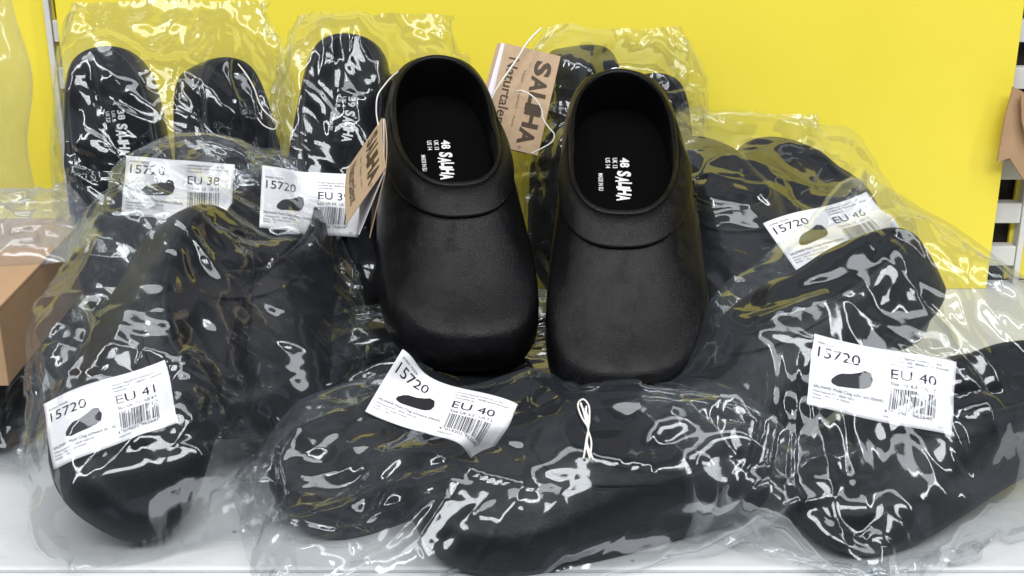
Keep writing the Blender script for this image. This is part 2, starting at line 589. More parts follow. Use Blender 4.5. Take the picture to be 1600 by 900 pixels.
def clog_surfaces():
    O, R, zr = clog_curves()
    N = len(O)
    s = np.arange(N) / N
    w = smooth01(0.24, 0.40, np.minimum(s, 1 - s))[:, None]
    nt_ = len(TOE_PROF)
    ph = np.linspace(0, math.pi / 2, nt_)
    side = np.stack([1 - np.cos(ph) ** 0.75, 0.14 + 0.86 * np.sin(ph) ** 0.9], 1)
    tp = TOE_PROF
    spring = lambda x: 0.045 * np.clip((x - 0.68) / 0.32, 0, 1) ** 2
    ctr = np.array([0.5, 0.0])
    outer = []
    for k in range(nt_):
        a = (1 - w) * side[k, 0] + w * tp[k, 0]
        b = ((1 - w) * side[k, 1] + w * tp[k, 1])[:, 0]
        xy = O + (R - O) * a
        z = zr * b + spring(xy[:, 0]) * (1 - b)
        outer.append(np.c_[xy, z])
    # rim roll and inside wall
    cR = np.array([0.306, 0.0])
    dirn = (cR - R)
    dirn /= np.linalg.norm(dirn, axis=1)[:, None]
    th_ = 0.017
    rim = []
    for q in (30, 60, 90, 120, 150, 180):
        a = rad(q)
        rim.append(np.c_[R + dirn * (th_ * 0.5 * (1 - math.cos(a))), zr + th_ * 0.42 * math.sin(a)])
    Rin = R + dirn * th_
    Oin = ctr + (O - ctr) * np.array([0.935, 0.90])
    inner = []
    for q in (0.12, 0.3, 0.5, 0.7, 0.85, 0.95, 1.0):
        ph2 = q * math.pi / 2
        a_s, b_s = 1 - math.cos(ph2) ** 1.1, math.sin(ph2) ** 1.2
        a = (1 - w) * a_s * 0.5 + w * (q ** 1.1)
        xy = Rin + (Oin - Rin) * a
        fb = 0.075 + spring(xy[:, 0])
        z_side = zr * (1 - q) + fb * q
        z_toe = zr * np.interp(1 - q, tp[3:, 0], tp[3:, 1]) - 0.030 * min(1.0, q * 5)
        z_toe = np.maximum(z_toe * (1 - q ** 6) + fb * q ** 6, fb)
        wq = w[:, 0]
        z = (1 - wq) * z_side + wq * z_toe
        inner.append(np.c_[xy, z])
    return O, R, zr, outer, rim, inner, spring


CL = clog_surfaces()


def loops_mesh(loops, close_last=None, close_first=None):
    N = len(loops[0])
    V = np.vstack(loops)
    F = []
    for k in range(len(loops) - 1):
        for i in range(N):
            j = (i + 1) % N
            F.append((k * N + i, k * N + j, (k + 1) * N + j, (k + 1) * N + i))
    V = list(V)
    if close_last is not None:
        V.append(close_last)
        c = len(V) - 1
        b = (len(loops) - 1) * N
        F += [(b + i, b + (i + 1) % N, c) for i in range(N)]
    if close_first is not None:
        V.append(close_first)
        c = len(V) - 1
        F += [((i + 1) % N, i, c) for i in range(N)]
    return np.array(V), F


def build_clog_meshes():
    O, R, zr, outer, rim, inner, spring = CL
    ctr = np.array([0.5, 0.0])
    up_v, up_f = loops_mesh(outer + rim + inner)
    # sole: slightly inset welt under the upper
    sole = []
    for sc_, z in ((0.0, 0.0), (0.5, 0.0), (0.90, 0.0), (0.955, 0.004), (0.985, 0.016), (0.99, 0.05), (0.985, 0.060), (0.965, 0.064), (0.965, 0.071), (0.985, 0.076)):
        xy = ctr + (O - ctr) * sc_
        sole.append(np.c_[xy, z + spring(xy[:, 0]) * (1.0 if sc_ > 0.5 else 1.0)])
    last = outer[0].copy()
    sole.append(np.c_[O, 0.6 * outer[0][:, 2] + 0.4 * 0.078])
    sole.append(last)
    so_v, so_f = loops_mesh(sole)
    # footbed
    fb = []
    base = inner[-1]
    c0 = np.array([0.45, 0.0])
    for sc_ in (1.0, 0.93, 0.82, 0.65, 0.45, 0.22):
        xy = c0 + (base[:, :2] - c0) * sc_
        cup = 0.022 * (1 - smooth01(0.6, 1.0, np.full(len(xy), sc_)))
        z = base[:, 2] - cup + 0.010 * np.exp(-((xy[:, 0] - 0.42) / 0.12) ** 2) * (1 if sc_ < 0.95 else 0)
        fb.append(np.c_[xy, z])
    fb_v, fb_f = loops_mesh(fb, close_last=np.array([0.45, 0.0, fb[-1][:, 2].mean()]))
    res = {}
    for nm, V, F, mt in (('upper', up_v, up_f, 'clog'), ('sole', so_v, so_f, 'sole'), ('footbed', fb_v, fb_f, 'footbed')):
        for mir in (1, -1):
            Vm = V * np.array([1, mir, 1])
            me = bpy.data.meshes.new(nm)
            me.from_pydata([tuple(v) for v in Vm], [], F)
            bm = bmesh.new()
            bm.from_mesh(me)
            bmesh.ops.remove_doubles(bm, verts=list(bm.verts), dist=1e-5)
            bmesh.ops.recalc_face_normals(bm, faces=list(bm.faces))
            bm.to_mesh(me)
            bm.free()
            me.polygons.foreach_set('use_smooth', [True] * len(me.polygons))
            me.materials.append(M[mt])
            res[nm, mir] = me
    # open shells: make sure the normals point out of the material
    for mir in (1, -1):
        me = res['footbed', mir]
        if sum(p.normal.z * p.area for p in me.polygons) < 0:
            me.flip_normals()
    return res, (fb_v, fb_f)


def collar_mesh(mir):
    """raised band round the front of the opening, ending at both sides"""
    O, R, zr, outer, rim, inner, spring = CL
    N = len(O)
    A = np.array(outer)                       # (rows, N, 3) from welt to rim
    tu = np.roll(A, -1, 1) - np.roll(A, 1, 1)
    tv = np.gradient(A, axis=0)
    nr = np.cross(tu, tv)
    nr /= np.linalg.norm(nr, axis=-1, keepdims=True) + 1e-12
    if np.mean(np.einsum('ijk,ijk->ij', nr, A - np.array([0.5, 0.0, 0.05]))) < 0:
        nr = -nr
    idx = [i for i in range(N) if 0.20 <= i / N <= 0.80]
    rows = []
    for i in idx:
        s_ = i / N
        tap = float(smooth01(0.20, 0.26, min(s_, 1 - s_)))
        width = 0.018 + 0.064 * tap
        prof, pn = A[::-1, i], nr[::-1, i]
        d = np.r_[0, np.cumsum(np.linalg.norm(np.diff(prof, axis=0), axis=1))]
        line = []
        for q, off in ((0.0, 0.0005), (0.08, 0.0050), (0.35, 0.0085), (0.65, 0.0105), (0.90, 0.0112), (0.955, 0.0108), (0.985, 0.0085), (0.990, 0.003), (0.990, -0.0035)):
            t = q * width
            p = np.array([np.interp(t, d, prof[:, k]) for k in range(3)])
            n_ = np.array([np.interp(t, d, pn[:, k]) for k in range(3)])
            n_ /= np.linalg.norm(n_)
            line.append(p + n_ * off * (tap if off > 0 else 1.0))
        rows.append(line)
    V = np.array(rows).reshape(-1, 3) * np.array([1, mir, 1])
    m = len(rows[0])
    F = [(a * m + b, (a + 1) * m + b, (a + 1) * m + b + 1, a * m + b + 1) for a in range(len(rows) - 1) for b in range(m - 1)]
    me = bpy.data.meshes.new('collar')
    me.from_pydata([tuple(v) for v in V], [], F)
    me.polygons.foreach_set('use_smooth', [True] * len(me.polygons))
    if sum(p.normal.z * p.area for p in me.polygons) < 0:
        me.flip_normals()
    me.materials.append(M['clog'])
    return me


CLOG_MESH, (FB_V, FB_F) = build_clog_meshes()
for m_ in (1, -1):
    CLOG_MESH['collar', m_] = collar_mesh(m_)
FB_TREE = {m: BVHTree.FromPolygons([tuple(v) for v in (FB_V * np.array([1, m, 1]))], FB_F) for m in (1, -1)}


def clog_hull(mir):
    """closed coarse solid used to keep the bags out of the clogs"""
    O, R, zr, outer, rim, inner, spring = CL
    st = 2
    loops = [np.c_[O[::st] * 0.97 + np.array([0.015, 0]), spring(O[::st, 0])]] + [l[::st] for l in outer] + [rim[2][::st]]
    c_top = np.array([0.283, 0.0, 0.205])
    c_bot = np.array([0.5, 0.0, 0.0])
    V, F = loops_mesh(loops, close_last=c_top, close_first=c_bot)
    V = V * np.array([1, mir, 1])
    if mir < 0:
        F = [tuple(reversed(f)) for f in F]
    return V, F


HULL = {m: clog_hull(m) for m in (1, -1)}
# orientation check of the hull (signed volume)
for m_ in HULL:
    V_, F_ = HULL[m_]
    vol = 0.0
    for f in F_:
        for q in range(1, len(f) - 1):
            vol += np.dot(V_[f[0]], np.cross(V_[f[q]], V_[f[q + 1]]))
    if vol < 0:
        HULL[m_] = (V_, [tuple(reversed(f)) for f in F_])

CLOGS = []      # (matrix, mirror, bag key)


def clog_matrix(heel, toe, up, L):
    x = (Vector(toe) - Vector(heel)).normalized()
    z = Vector(up)
    z = (z - x * z.dot(x)).normalized()
    y = z.cross(x)
    R_ = Matrix((x, y, z)).transposed().to_4x4()
    return Matrix.Translation(Vector(toe) - x * L) @ R_ @ Matrix.Scale(L, 4)


def make_clog(toe, heel, up, L, mir, label, group=None, size=None, bag=None, emblem=False):
    """toe point is exact; heel gives the direction"""
    root = empty('clog')
    mw = clog_matrix(heel, toe, up, L)
    root.matrix_world = mw
    tag(root, label, 'clog', group)
    parts = {}
    for nm in ('upper', 'sole', 'footbed', 'collar'):
        o = bpy.data.objects.new(nm, CLOG_MESH[nm, mir])
        COL.objects.link(o)
        o.parent = root
        parts[nm] = o
    if size:
        k = INKS[size]
        V = []
        for u, v in k.v:
            x, y = 0.195 + u * 0.95, 0.004 + v * 0.95
            hit = FB_TREE[mir].ray_cast(Vector((x, y, 0.4)), Vector((0, 0, -1)))
            z = hit[0].z if hit[0] is not None else 0.06
            V.append((x, y, z + 0.0022))
        mesh_obj('size_print', V, k.f, M['print_white'], parts['footbed'], smooth=False)
    if emblem:
        O, R, zr, outer, rim, inner, spring = CL
        n_ = len(outer)
        N = len(O)
        idx = int(0.735 * N) if mir > 0 else int(0.735 * N)
        loop = np.array([outer[k][idx] for k in range(n_)]) * np.array([1, mir, 1])
        loop2 = np.array([outer[k][idx + 3] for k in range(n_)]) * np.array([1, mir, 1])
        bm = bmesh.new()
        for L_ in (loop, loop2):
            for k in (9, 11):
                mt = Matrix.Translation(Vector(L_[k])) @ Matrix.Scale(0.0055, 4)
                bmesh.ops.create_icosphere(bm, subdivisions=2, radius=1.0, matrix=mt)
        bm_obj('stud_emblem', bm, M['clog'], parts['upper'], smooth=True)
    CLOGS.append((mw, mir, bag))
    return root


# ------------------------------------------------------------------ setting
tag(bm_obj('shelf', box(-1.2, 1.2, EDGE_Y, WALL_Y + 0.02, -0.03, 0.0, 0.003), M['white'], smooth=False), kind='structure')
rail = bm_obj('shelf_rail', box(-1.2, 1.2, EDGE_Y - 0.022, EDGE_Y - 0.0028, -0.045, -0.0012, 0.0015), M['rail'])
tag(rail, kind='structure')
PANEL = (-0.453, 0.508)


def sheet(name, x0, x1, y, z0, z1, mat):
    o = bm_obj(name, box(x0, x1, y, y + 0.006, z0, z1, 0.001), mat)
    return tag(o, kind='structure')


sheet('back_panel', PANEL[0], PANEL[1], WALL_Y - 0.012, 0.0, 0.42, M['yellow'])
sheet('back_panel', PANEL[0] - 0.95, PANEL[0] - 0.010, WALL_Y + 0.012, 0.0, 0.42, M['yellow'])
sheet('back_panel', PANEL[1] + 0.030, PANEL[1] + 0.95, WALL_Y + 0.020, 0.0, 0.42, M['yellow'])
sheet('rear_board', -1.3, 1.3, WALL_Y + 0.045, -0.03, 0.75, M['dark'])


def upright(x0, x1, label):
    root = empty('slotted_upright', ((x0 + x1) / 2, WALL_Y, 0))
    tag(root, label, 'upright', 'slotted uprights at the ends of the yellow panel')
    xm = (x0 + x1) / 2
    for s in (-1, 1):
        bm_obj('post', box((s - 1) / 2 * 0.006 + s * (x1 - x0) / 2, (s + 1) / 2 * 0.006 + s * (x1 - x0) / 2, 0.004, 0.03, 0, 0.75, 0.0008), M['steel'], root)
    for k in range(15):
        z = 0.02 + k * 0.048
        bm_obj('rung', box(-(x1 - x0) / 2 + 0.0005, (x1 - x0) / 2 - 0.0005, 0.006, 0.022, z, z + 0.022, 0.001), M['steel'], root)
    bm_obj('backing', box(-(x1 - x0) / 2, (x1 - x0) / 2, 0.032, 0.036, 0, 0.75), M['dark'], root)


upright(PANEL[0] - 0.012, PANEL[0] + 0.012, 'white slotted steel upright at the left edge of the yellow panel')
upright(PANEL[1] - 0.004, PANEL[1] + 0.034, 'white slotted steel upright at the right edge of the yellow panel')

# ------------------------------------------------------------------ clogs
CAMV = Vector((0, -0.80, 0.60))
bare = 'the two unbagged clogs'
TL = pix(728, 608, 0.897)
make_clog(TL, TL + Vector((-0.036, 0.27, 0.155)), (0.05, -0.45, 0.89), 0.322, 1,
          'unbagged black size 48 clog with a kraft tag at its side, left of the pair', bare, '48', emblem=True)
TR = pix(983, 668, 0.863)
make_clog(TR, TR + Vector((0.006, 0.27, 0.165)), (-0.02, -0.45, 0.89), 0.326, -1,
          'unbagged black size 48 clog, the right one of the upright pair', bare, '48', emblem=True)

pairs = 'clogs packed in clear bags'
# bag A (38)
T = Vector((-0.330, 1.09, 0.02))
make_clog(T, T + Vector((-0.042, 0.10, 0.225)), (0.12, -0.9, 0.4), 0.268, 1, 'bagged black size 38 clog standing heel up, white print on its footbed', pairs, '38', 'A')
T = Vector((-0.262, 1.10, 0.02))
make_clog(T, T + Vector((-0.026, 0.10, 0.205)), (0.65, -0.7, 0.4), 0.256, -1, 'bagged black clog turned sideways, right of the size 38 print', pairs, None, 'A')
# bag B (39)
T = Vector((-0.165, 1.10, 0.03))
make_clog(T, T + Vector((0.014, 0.10, 0.225)), (0.05, -0.9, 0.4), 0.266, 1, 'bagged black size 39 clog standing heel up behind the kraft tag', pairs, '39', 'B')
T = Vector((-0.085, 1.16, 0.01))
make_clog(T, T + Vector((0.0, 0.07, 0.225)), (-0.5, -0.8, 0.4), 0.240, -1, 'bagged black clog half hidden behind the left bare clog', pairs, None, 'B')
# bag C
T = Vector((0.045, 1.185, 0.02))
make_clog(T, T + Vector((0.006, 0.10, 0.235)), (0.7, -0.6, 0.3), 0.255, 1, 'bagged black clog standing behind the hanging kraft tag between the bare clogs', pairs, None, 'C')
T = Vector((0.125, 1.19, 0.01))
make_clog(T, T + Vector((0.012, 0.085, 0.18)), (0.1, -0.8, 0.4), 0.235, -1, 'bagged black clog whose heel peeks out behind the right bare clog', pairs, None, 'C')
# bag D (46)
T = Vector((0.205, 0.93, 0.055))
make_clog(T, T + Vector((-0.030, 0.25, 0.060)), (0, -0.35, 0.9), 0.305, 1, 'bagged black size 46 clog beside the right bare clog', pairs, None, 'D')
T = Vector((0.305, 0.955, 0.050))
make_clog(T, T + Vector((-0.050, 0.25, 0.060)), (0, -0.35, 0.9), 0.305, -1, 'bagged black size 46 clog under the tilted label', pairs, None, 'D')
# bag E (41)
T = Vector((-0.292, 0.760, 0.012))
make_clog(T, T + Vector((0.024, 0.20, 0.112)), (0.72, -0.50, 0.55), 0.278, 1, 'bagged black clog with its toe at the shelf edge, at the left end', pairs, None, 'E')
T = pix(366, 716, 0.855)
make_clog(T, T + Vector((0.004, 0.20, 0.062)), (-0.05, -0.6, 0.80), 0.300, -1, 'bagged black clog right of the half folded size label', pairs, None, 'E')
# bag F (40)
T = Vector((-0.168, 0.795, 0.004))
make_clog(T, T + Vector((0.195, 0.145, 0.0)), (0.0, -0.25, 1), 0.262, 1, 'bagged black clog lying lengthwise under the two bare clogs', pairs, None, 'F')
T = Vector((-0.066, 0.762, 0.004))
make_clog(T, T + Vector((0.22, 0.065, 0.012)), (-0.05, -0.30, 1), 0.258, -1, 'bagged black clog lying in front at the shelf edge below the size 40 label', pairs, None, 'F')
# bag G (40)
T = pix(1045, 775, 0.825)
make_clog(T, T + Vector((0.225, 0.125, 0.128)), (-0.72, -0.25, 0.55), 0.272, -1, 'bagged black clog slanting up to the right behind the wrinkled size 40 label', pairs, None, 'G')
T = pix(1243, 848, 0.777)
make_clog(T, T + Vector((0.21, 0.105, 0.045)), (-0.15, -0.2, 0.95), 0.266, 1, 'bagged black clog lying low at the right end of the shelf', pairs, None, 'G')


T = Vector((-0.165, 1.005, 0.004))
make_clog(T, T + Vector((0.26, -0.01, 0.0)), (0.0, -0.1, 1), 0.268, 1, 'bagged black clog lying crosswise under the toes of the bare clogs', pairs, None, 'I')
T = Vector((-0.430, 0.885, 0.004))
make_clog(T, T + Vector((0.0, 0.26, 0.0)), (0.0, 0.0, 1), 0.25, 1, 'bagged black clog lying under the brown carton', pairs, None, 'H')


# ------------------------------------------------------------------ bags: thin film settled round the clogs (position based cloth)
def solids(pred):
    V, F = [], []
    b = 0
    for mw, mir, bag in CLOGS:
        if not pred(bag):
            continue
        hv, hf = HULL[mir]
        A = np.array(mw)
        V.append(hv @ A[:3, :3].T + A[:3, 3])
        F += [tuple(i + b for i in f) for f in hf]
        b += len(hv)
    return np.vstack(V), F


ALL_V, ALL_F = solids(lambda b: True)
ALL_TREE = BVHTree.FromPolygons([tuple(v) for v in ALL_V], ALL_F)
FILMS = {}


def hull2d(pts):
    pts = sorted(set((round(float(p[0]), 5), round(float(p[1]), 5)) for p in pts))

    def half(seq):
        out = []
        for p in seq:
            while len(out) > 1 and (out[-1][0] - out[-2][0]) * (p[1] - out[-2][1]) - (out[-1][1] - out[-2][1]) * (p[0] - out[-2][0]) <= 0:
                out.pop()
            out.append(p)
        return out
    lo, up = half(pts), half(pts[::-1])
    return np.array(lo[:-1] + up[:-1])


def settle(key, ex, ey, nu, nv, slack=(1.035, 1.025), tail=(0.03, 0.06), steps=28, suck=0.00006, grav=0.00006, seed=1,
           pad=0.010, mouth=0.75, bend=0.10, wob=0.0035, win=0.085, crease=(0.0015, 0.0008), zone_lo=0.3, facet=((80, 0.0078, 2.6), (170, 0.0042, 3.6), (260, 0.0036, 4.5), (700, 0.0020, 3.5)), droop=0.0, base_drop=0.0, foot=1.0):
    """ex = bag width direction, ey = bag length direction (towards the mouth)"""
    rng = np.random.default_rng(seed)
    cv, cf = solids(lambda b: b == key)
    ex = np.array(Vector(ex).normalized())
    ey = np.array(ey, dtype=float)
    ey -= ex * ey.dot(ex)
    ey /= np.linalg.norm(ey)
    ez = np.cross(ex, ey)
    Q = np.stack([cv @ ex, cv @ ey, cv @ ez], 1)
    lo, hi = Q.min(0), Q.max(0)
    y0, y1 = lo[1] - tail[0], hi[1] + tail[1]
    v = np.linspace(0, 1, nv)
    ang = np.linspace(0, 2 * math.pi, 16, endpoint=False)
    ring = np.stack([np.cos(ang), np.sin(ang)], 1) * pad
    loc = np.zeros((nu, nv, 3))
    for j in range(nv):
        y = y0 + (y1 - y0) * v[j]
        yc = min(max(y, lo[1] + 0.012), hi[1] - 0.012)
        sel = Q[np.abs(Q[:, 1] - yc) < win][:, [0, 2]]
        if len(sel) < 8:
            sel = Q[np.argsort(np.abs(Q[:, 1] - yc))[:60]][:, [0, 2]]
        h = hull2d((sel[:, None, :] + ring[None]).reshape(-1, 2))
        k = int(np.argmax(h[:, 0]))
        h = np.roll(h, -k, 0)
        # even spacing, upper and lower half separately so that the side seams stay straight
        m = int(np.argmin(h[:, 0]))
        H1, H2 = h[:m + 1], np.vstack([h[m:], h[:1]])
        r = np.vstack([resample(H1, nu // 2 + 1)[:-1], resample(H2, nu // 2 + 1)[:-1]])
        cen = r.mean(0)
        d0 = max(0.0, (lo[1] + 0.012 - y) / (tail[0] + 0.012))
        d1 = max(0.0, (y - hi[1] + 0.012) / (tail[1] + 0.012))
        t = max(d0, d1)
        fz = max(0.012, 1 - t ** 0.8)
        fx = 1 + (mouth - 1) * d1 ** 1.3 + (foot - 1) * d0 + 0.10 * t * (1 - fz)
        r = cen + (r - cen) * np.array([fx, fz])
        loc[:, j, 0], loc[:, j, 2] = r[:, 0], r[:, 1] + droop * d1 ** 2 + base_drop * d0 ** 2
        loc[:, j, 1] = y
    for it in range(6):
        loc[:, 1:-1] = 0.5 * loc[:, 1:-1] + 0.25 * (loc[:, 2:] + loc[:, :-2])
        loc = 0.6 * loc + 0.2 * (np.roll(loc, 1, 0) + np.roll(loc, -1, 0))
    P = loc[..., 0:1] * ex + loc[..., 1:2] * ey + loc[..., 2:3] * ez
    su, sv = slack
    U, Vv = np.meshgrid(np.arange(nu) * 2 * math.pi / nu, v, indexing='ij')
    # the film has more spare width in some places than in others
    extra = np.zeros((nu, nv))
    for q in range(10):
        f1, f2 = rng.integers(1, 5), rng.uniform(0.5, 4)
        extra += rng.uniform(0.3, 1) * np.sin(f1 * U + rng.uniform(0, 6.28)) * np.cos(f2 * math.pi * Vv + rng.uniform(0, 6.28))
    extra = 0.5 + 0.5 * np.clip(extra / 2.2, -1, 1)
    Ru = np.linalg.norm(np.roll(P, -1, 0) - P, axis=-1) * (1 + (su - 1) * 2 * extra)
    Rv = np.linalg.norm(P[:, 1:] - P[:, :-1], axis=-1) * (1 + (sv - 1) * 2 * (1 - extra[:, 1:]))
    Rd1 = np.linalg.norm(np.roll(P, -1, 0)[:, 1:] - P[:, :-1], axis=-1) * (su + sv) / 2
    Rd2 = np.linalg.norm(np.roll(P, 1, 0)[:, 1:] - P[:, :-1], axis=-1) * (su + sv) / 2
    B2u = np.linalg.norm(np.roll(P, -2, 0) - P, axis=-1) * su
    B2v = np.linalg.norm(P[:, 2:] - P[:, :-2], axis=-1) * sv
    tu = np.roll(P, -1, 0) - np.roll(P, 1, 0)
    tv = np.gradient(P, axis=1)
    nr = np.cross(tu, tv)
    nr /= np.linalg.norm(nr, axis=-1, keepdims=True) + 1e-12
    if np.mean(np.einsum('ijk,ijk->ij', nr, P - P.mean((0, 1)))) < 0:
        sgn = -1.0
    else:
        sgn = 1.0
    # oblique folds to start the buckling
    w = np.zeros((nu, nv))
    for q in range(26):
        d = rng.normal(0, 1, 3)
        d /= np.linalg.norm(d)
        fr = rng.uniform(35, 170)
        s_ = np.sin((P @ d) * fr + rng.uniform(0, 6.28))
        g = np.exp(-(np.linalg.norm(P - P[rng.integers(nu), rng.integers(nv)], axis=-1) / rng.uniform(0.04, 0.12)) ** 2)
        w += wob * (100 / fr) ** 0.8 * g * (1 - 2 * np.abs(s_)) * rng.uniform(0.4, 1)
    P = P + nr * sgn * (np.maximum(w, -0.5 * pad) + rng.normal(0, 0.0004, (nu, nv)))[..., None]
    Vel = np.zeros_like(P)
    mirror = (-np.arange(nu)) % nu

    def proj(A, B, rest, kc, ks=1.0):
        d = B - A
        l = np.linalg.norm(d, axis=-1) + 1e-9
        k = np.where(l > rest, ks, kc)
        return d * (0.5 * k * (1 - rest / l))[..., None]

    plane_p = P.copy()
    plane_n = np.zeros_like(P)
    active = np.zeros((nu, nv), bool)
    margin = 0.0032
    ev, od = np.arange(0, nu, 2), np.arange(1, nu, 2)
    top0 = P[:, -1].copy()
    for st in range(steps):
        if st % 4 == 0:
            fl = P.reshape(-1, 3)
            pp, pn, ac = plane_p.reshape(-1, 3), plane_n.reshape(-1, 3), active.reshape(-1)
            fn = ALL_TREE.find_nearest
            for i in range(len(fl)):
                r = fn(fl[i], 0.03)
                if r[0] is None:
                    ac[i] = False
                else:
                    pp[i], pn[i], ac[i] = r[0], r[1], True
        Pp = P.copy()
        tu = np.roll(P, -1, 0) - np.roll(P, 1, 0)
        tv = np.empty_like(P)
        tv[:, 1:-1] = P[:, 2:] - P[:, :-2]
        tv[:, 0] = P[:, 1] - P[:, 0]
        tv[:, -1] = P[:, -1] - P[:, -2]
        nr = np.cross(tu, tv)
        nr /= np.linalg.norm(nr, axis=-1, keepdims=True) + 1e-12
        Vel -= nr * (sgn * suck)
        Vel[..., 2] -= grav
        P = P + Vel
        for it in range(6):
            for a in (ev, od):
                b = (a + 1) % nu
                d = proj(P[a], P[b], Ru[a], 1.0)
                P[a] += d
                P[b] -= d
            for o in (0, 1):
                m = (nv - o) // 2
                A, B = P[:, o:o + 2 * m:2], P[:, o + 1:o + 2 * m:2]
                d = proj(A, B, Rv[:, o:o + 2 * m:2][:, :m], 1.0)
                A += d
                B -= d
            for sh, Rd in ((1, Rd1), (-1, Rd2)):
                Bq = np.roll(P, -sh, 0)
                d = proj(P[:, :-1], Bq[:, 1:], Rd, 0.15, 0.3)
                P[:, :-1] += d
                P[:, 1:] -= np.roll(d, sh, 0)
            if bend > 0:
                d = proj(P, np.roll(P, -2, 0), B2u * 0.97, bend, 0.0)
                P += d
                P -= np.roll(d, 2, 0)
                d = proj(P[:, :-2], P[:, 2:], B2v * 0.97, bend, 0.0)
                P[:, :-2] += d
                P[:, 2:] -= d
            for e in (0, -1):
                P[:, e] = 0.5 * (P[:, e] + P[mirror, e])
            P[:, -1] = 0.9 * P[:, -1] + 0.1 * top0
            s = np.einsum('ijk,ijk->ij', P - plane_p, plane_n) - margin
            push = np.where(active & (s < 0), np.minimum(-s, 0.004), 0)
            P += plane_n * push[..., None]
            P[..., 2] = np.maximum(P[..., 2], 0.0012)
            P[..., 1] = np.minimum(P[..., 1], WALL_Y - 0.014)
        Vel = (P - Pp) * 0.80
        ln = np.linalg.norm(Vel, axis=-1, keepdims=True)
        Vel *= np.minimum(1.0, 0.003 / (ln + 1e-9))
    # the film is stiff: it buckles into flat facets that meet in sharp edges
    for it in range(10):
        P[:, 1:-1] = 0.5 * P[:, 1:-1] + 0.125 * (P[:, 2:] + P[:, :-2] + np.roll(P, 1, 0)[:, 1:-1] + np.roll(P, -1, 0)[:, 1:-1])
        if it % 3 == 2:
            s = np.einsum('ijk,ijk->ij', P - plane_p, plane_n) - margin
            P += plane_n * np.where(active & (s < 0), np.minimum(-s, 0.003), 0)[..., None]
    # finer grid for the creases (smooth interpolation of the settled film)
    Pa = np.roll(P, 1, 0)
    Pb, Pc = np.roll(P, -1, 0), np.roll(P, -2, 0)
    mid = (-Pa + 9 * P + 9 * Pb - Pc) / 16
    P = np.stack([P, mid], 1).reshape(2 * nu, nv, 3)
    E = np.concatenate([2 * P[:, :1] - P[:, 1:2], P, 2 * P[:, -1:] - P[:, -2:-1]], 1)
    mid = (-E[:, :-3] + 9 * E[:, 1:-2] + 9 * E[:, 2:-1] - E[:, 3:]) / 16
    Q2 = np.zeros((2 * nu, 2 * nv - 1, 3))
    Q2[:, 0::2] = P
    Q2[:, 1::2] = mid
    P = Q2
    nu, nv = P.shape[:2]
    v = np.linspace(0, 1, nv)
    U, Vv = np.meshgrid(np.arange(nu) * 2 * math.pi / nu, v, indexing='ij')
    tu = np.roll(P, -1, 0) - np.roll(P, 1, 0)
    nr = np.cross(tu, np.gradient(P, axis=1))
    nr /= np.linalg.norm(nr, axis=-1, keepdims=True) + 1e-12
    for it in range(4):
        nr = nr + np.roll(nr, 1, 0) + np.roll(nr, -1, 0)
        nr[:, 1:-1] = nr[:, 1:-1] + 0.5 * (nr[:, 2:] + nr[:, :-2])
        nr /= np.linalg.norm(nr, axis=-1, keepdims=True) + 1e-12
    su_, sv_ = 0.52, (y1 - y0)
    gu, gv = np.meshgrid(np.arange(nu) / nu * su_, v * sv_, indexing='ij')
    h_ = np.zeros((nu, nv))
    # some stretches stay taut, others are crumpled
    zn = np.zeros((nu, nv))
    for q in range(12):
        zn += np.sin(rng.integers(1, 6) * U + rng.uniform(0, 6.28)) * np.cos(rng.uniform(1, 6) * math.pi * Vv + rng.uniform(0, 6.28))
    zone = zone_lo + (1.4 - zone_lo) * smooth01(-1.5, 2.4, zn)
    for lev, (K, amp, st_) in enumerate(facet):
        th_ = math.pi / 2 + rng.normal(0, 0.75)
        ca, sa = math.cos(th_), math.sin(th_)
        xr = (gu * ca + gv * sa) / st_
        yr = (-gu * sa + gv * ca)
        x0_, x1_, y0_, y1_ = xr.min() - 0.02, xr.max() + 0.02, yr.min() - 0.02, yr.max() + 0.02
        Kt = int(K * (x1_ - x0_) * (y1_ - y0_) * st_ / (su_ * sv_))
        pts = np.c_[rng.uniform(x0_, x1_, Kt), rng.uniform(y0_, y1_, Kt)]
        pts = np.vstack([pts, [(x0_ - .1, y0_ - .1), (x1_ + .1, y0_ - .1), (x0_ - .1, y1_ + .1), (x1_ + .1, y1_ + .1)]])
        hts = rng.uniform(0, 1, len(pts))
        res = delaunay_2d_cdt([Vector(p) for p in pts], [], [], 0, 1e-6)
        vv = np.array([tuple(p) for p in res[0]])
        hh = np.array([hts[o[0]] for o in res[3]])
        # bin the grid so that each triangle only looks at the points near it
        fx, fy = xr.ravel(), yr.ravel()
        order = np.argsort(fx)
        sx = fx[order]
        acc = np.zeros(nu * nv)
        for f in res[2]:
            A_, B_, C_ = vv[f[0]], vv[f[1]], vv[f[2]]
            i0 = np.searchsorted(sx, min(A_[0], B_[0], C_[0]))
            i1 = np.searchsorted(sx, max(A_[0], B_[0], C_[0]))
            if i1 <= i0:
                continue
            ids = order[i0:i1]
            yy = fy[ids]
            ids = ids[(yy >= min(A_[1], B_[1], C_[1])) & (yy <= max(A_[1], B_[1], C_[1]))]
            if not len(ids):
                continue
            den = (B_[1] - C_[1]) * (A_[0] - C_[0]) + (C_[0] - B_[0]) * (A_[1] - C_[1])
            if abs(den) < 1e-12:
                continue
            w1 = ((B_[1] - C_[1]) * (fx[ids] - C_[0]) + (C_[0] - B_[0]) * (fy[ids] - C_[1])) / den
            w2 = ((C_[1] - A_[1]) * (fx[ids] - C_[0]) + (A_[0] - C_[0]) * (fy[ids] - C_[1])) / den
            w3 = 1 - w1 - w2
            ins = (w1 >= -1e-9) & (w2 >= -1e-9) & (w3 >= -1e-9)
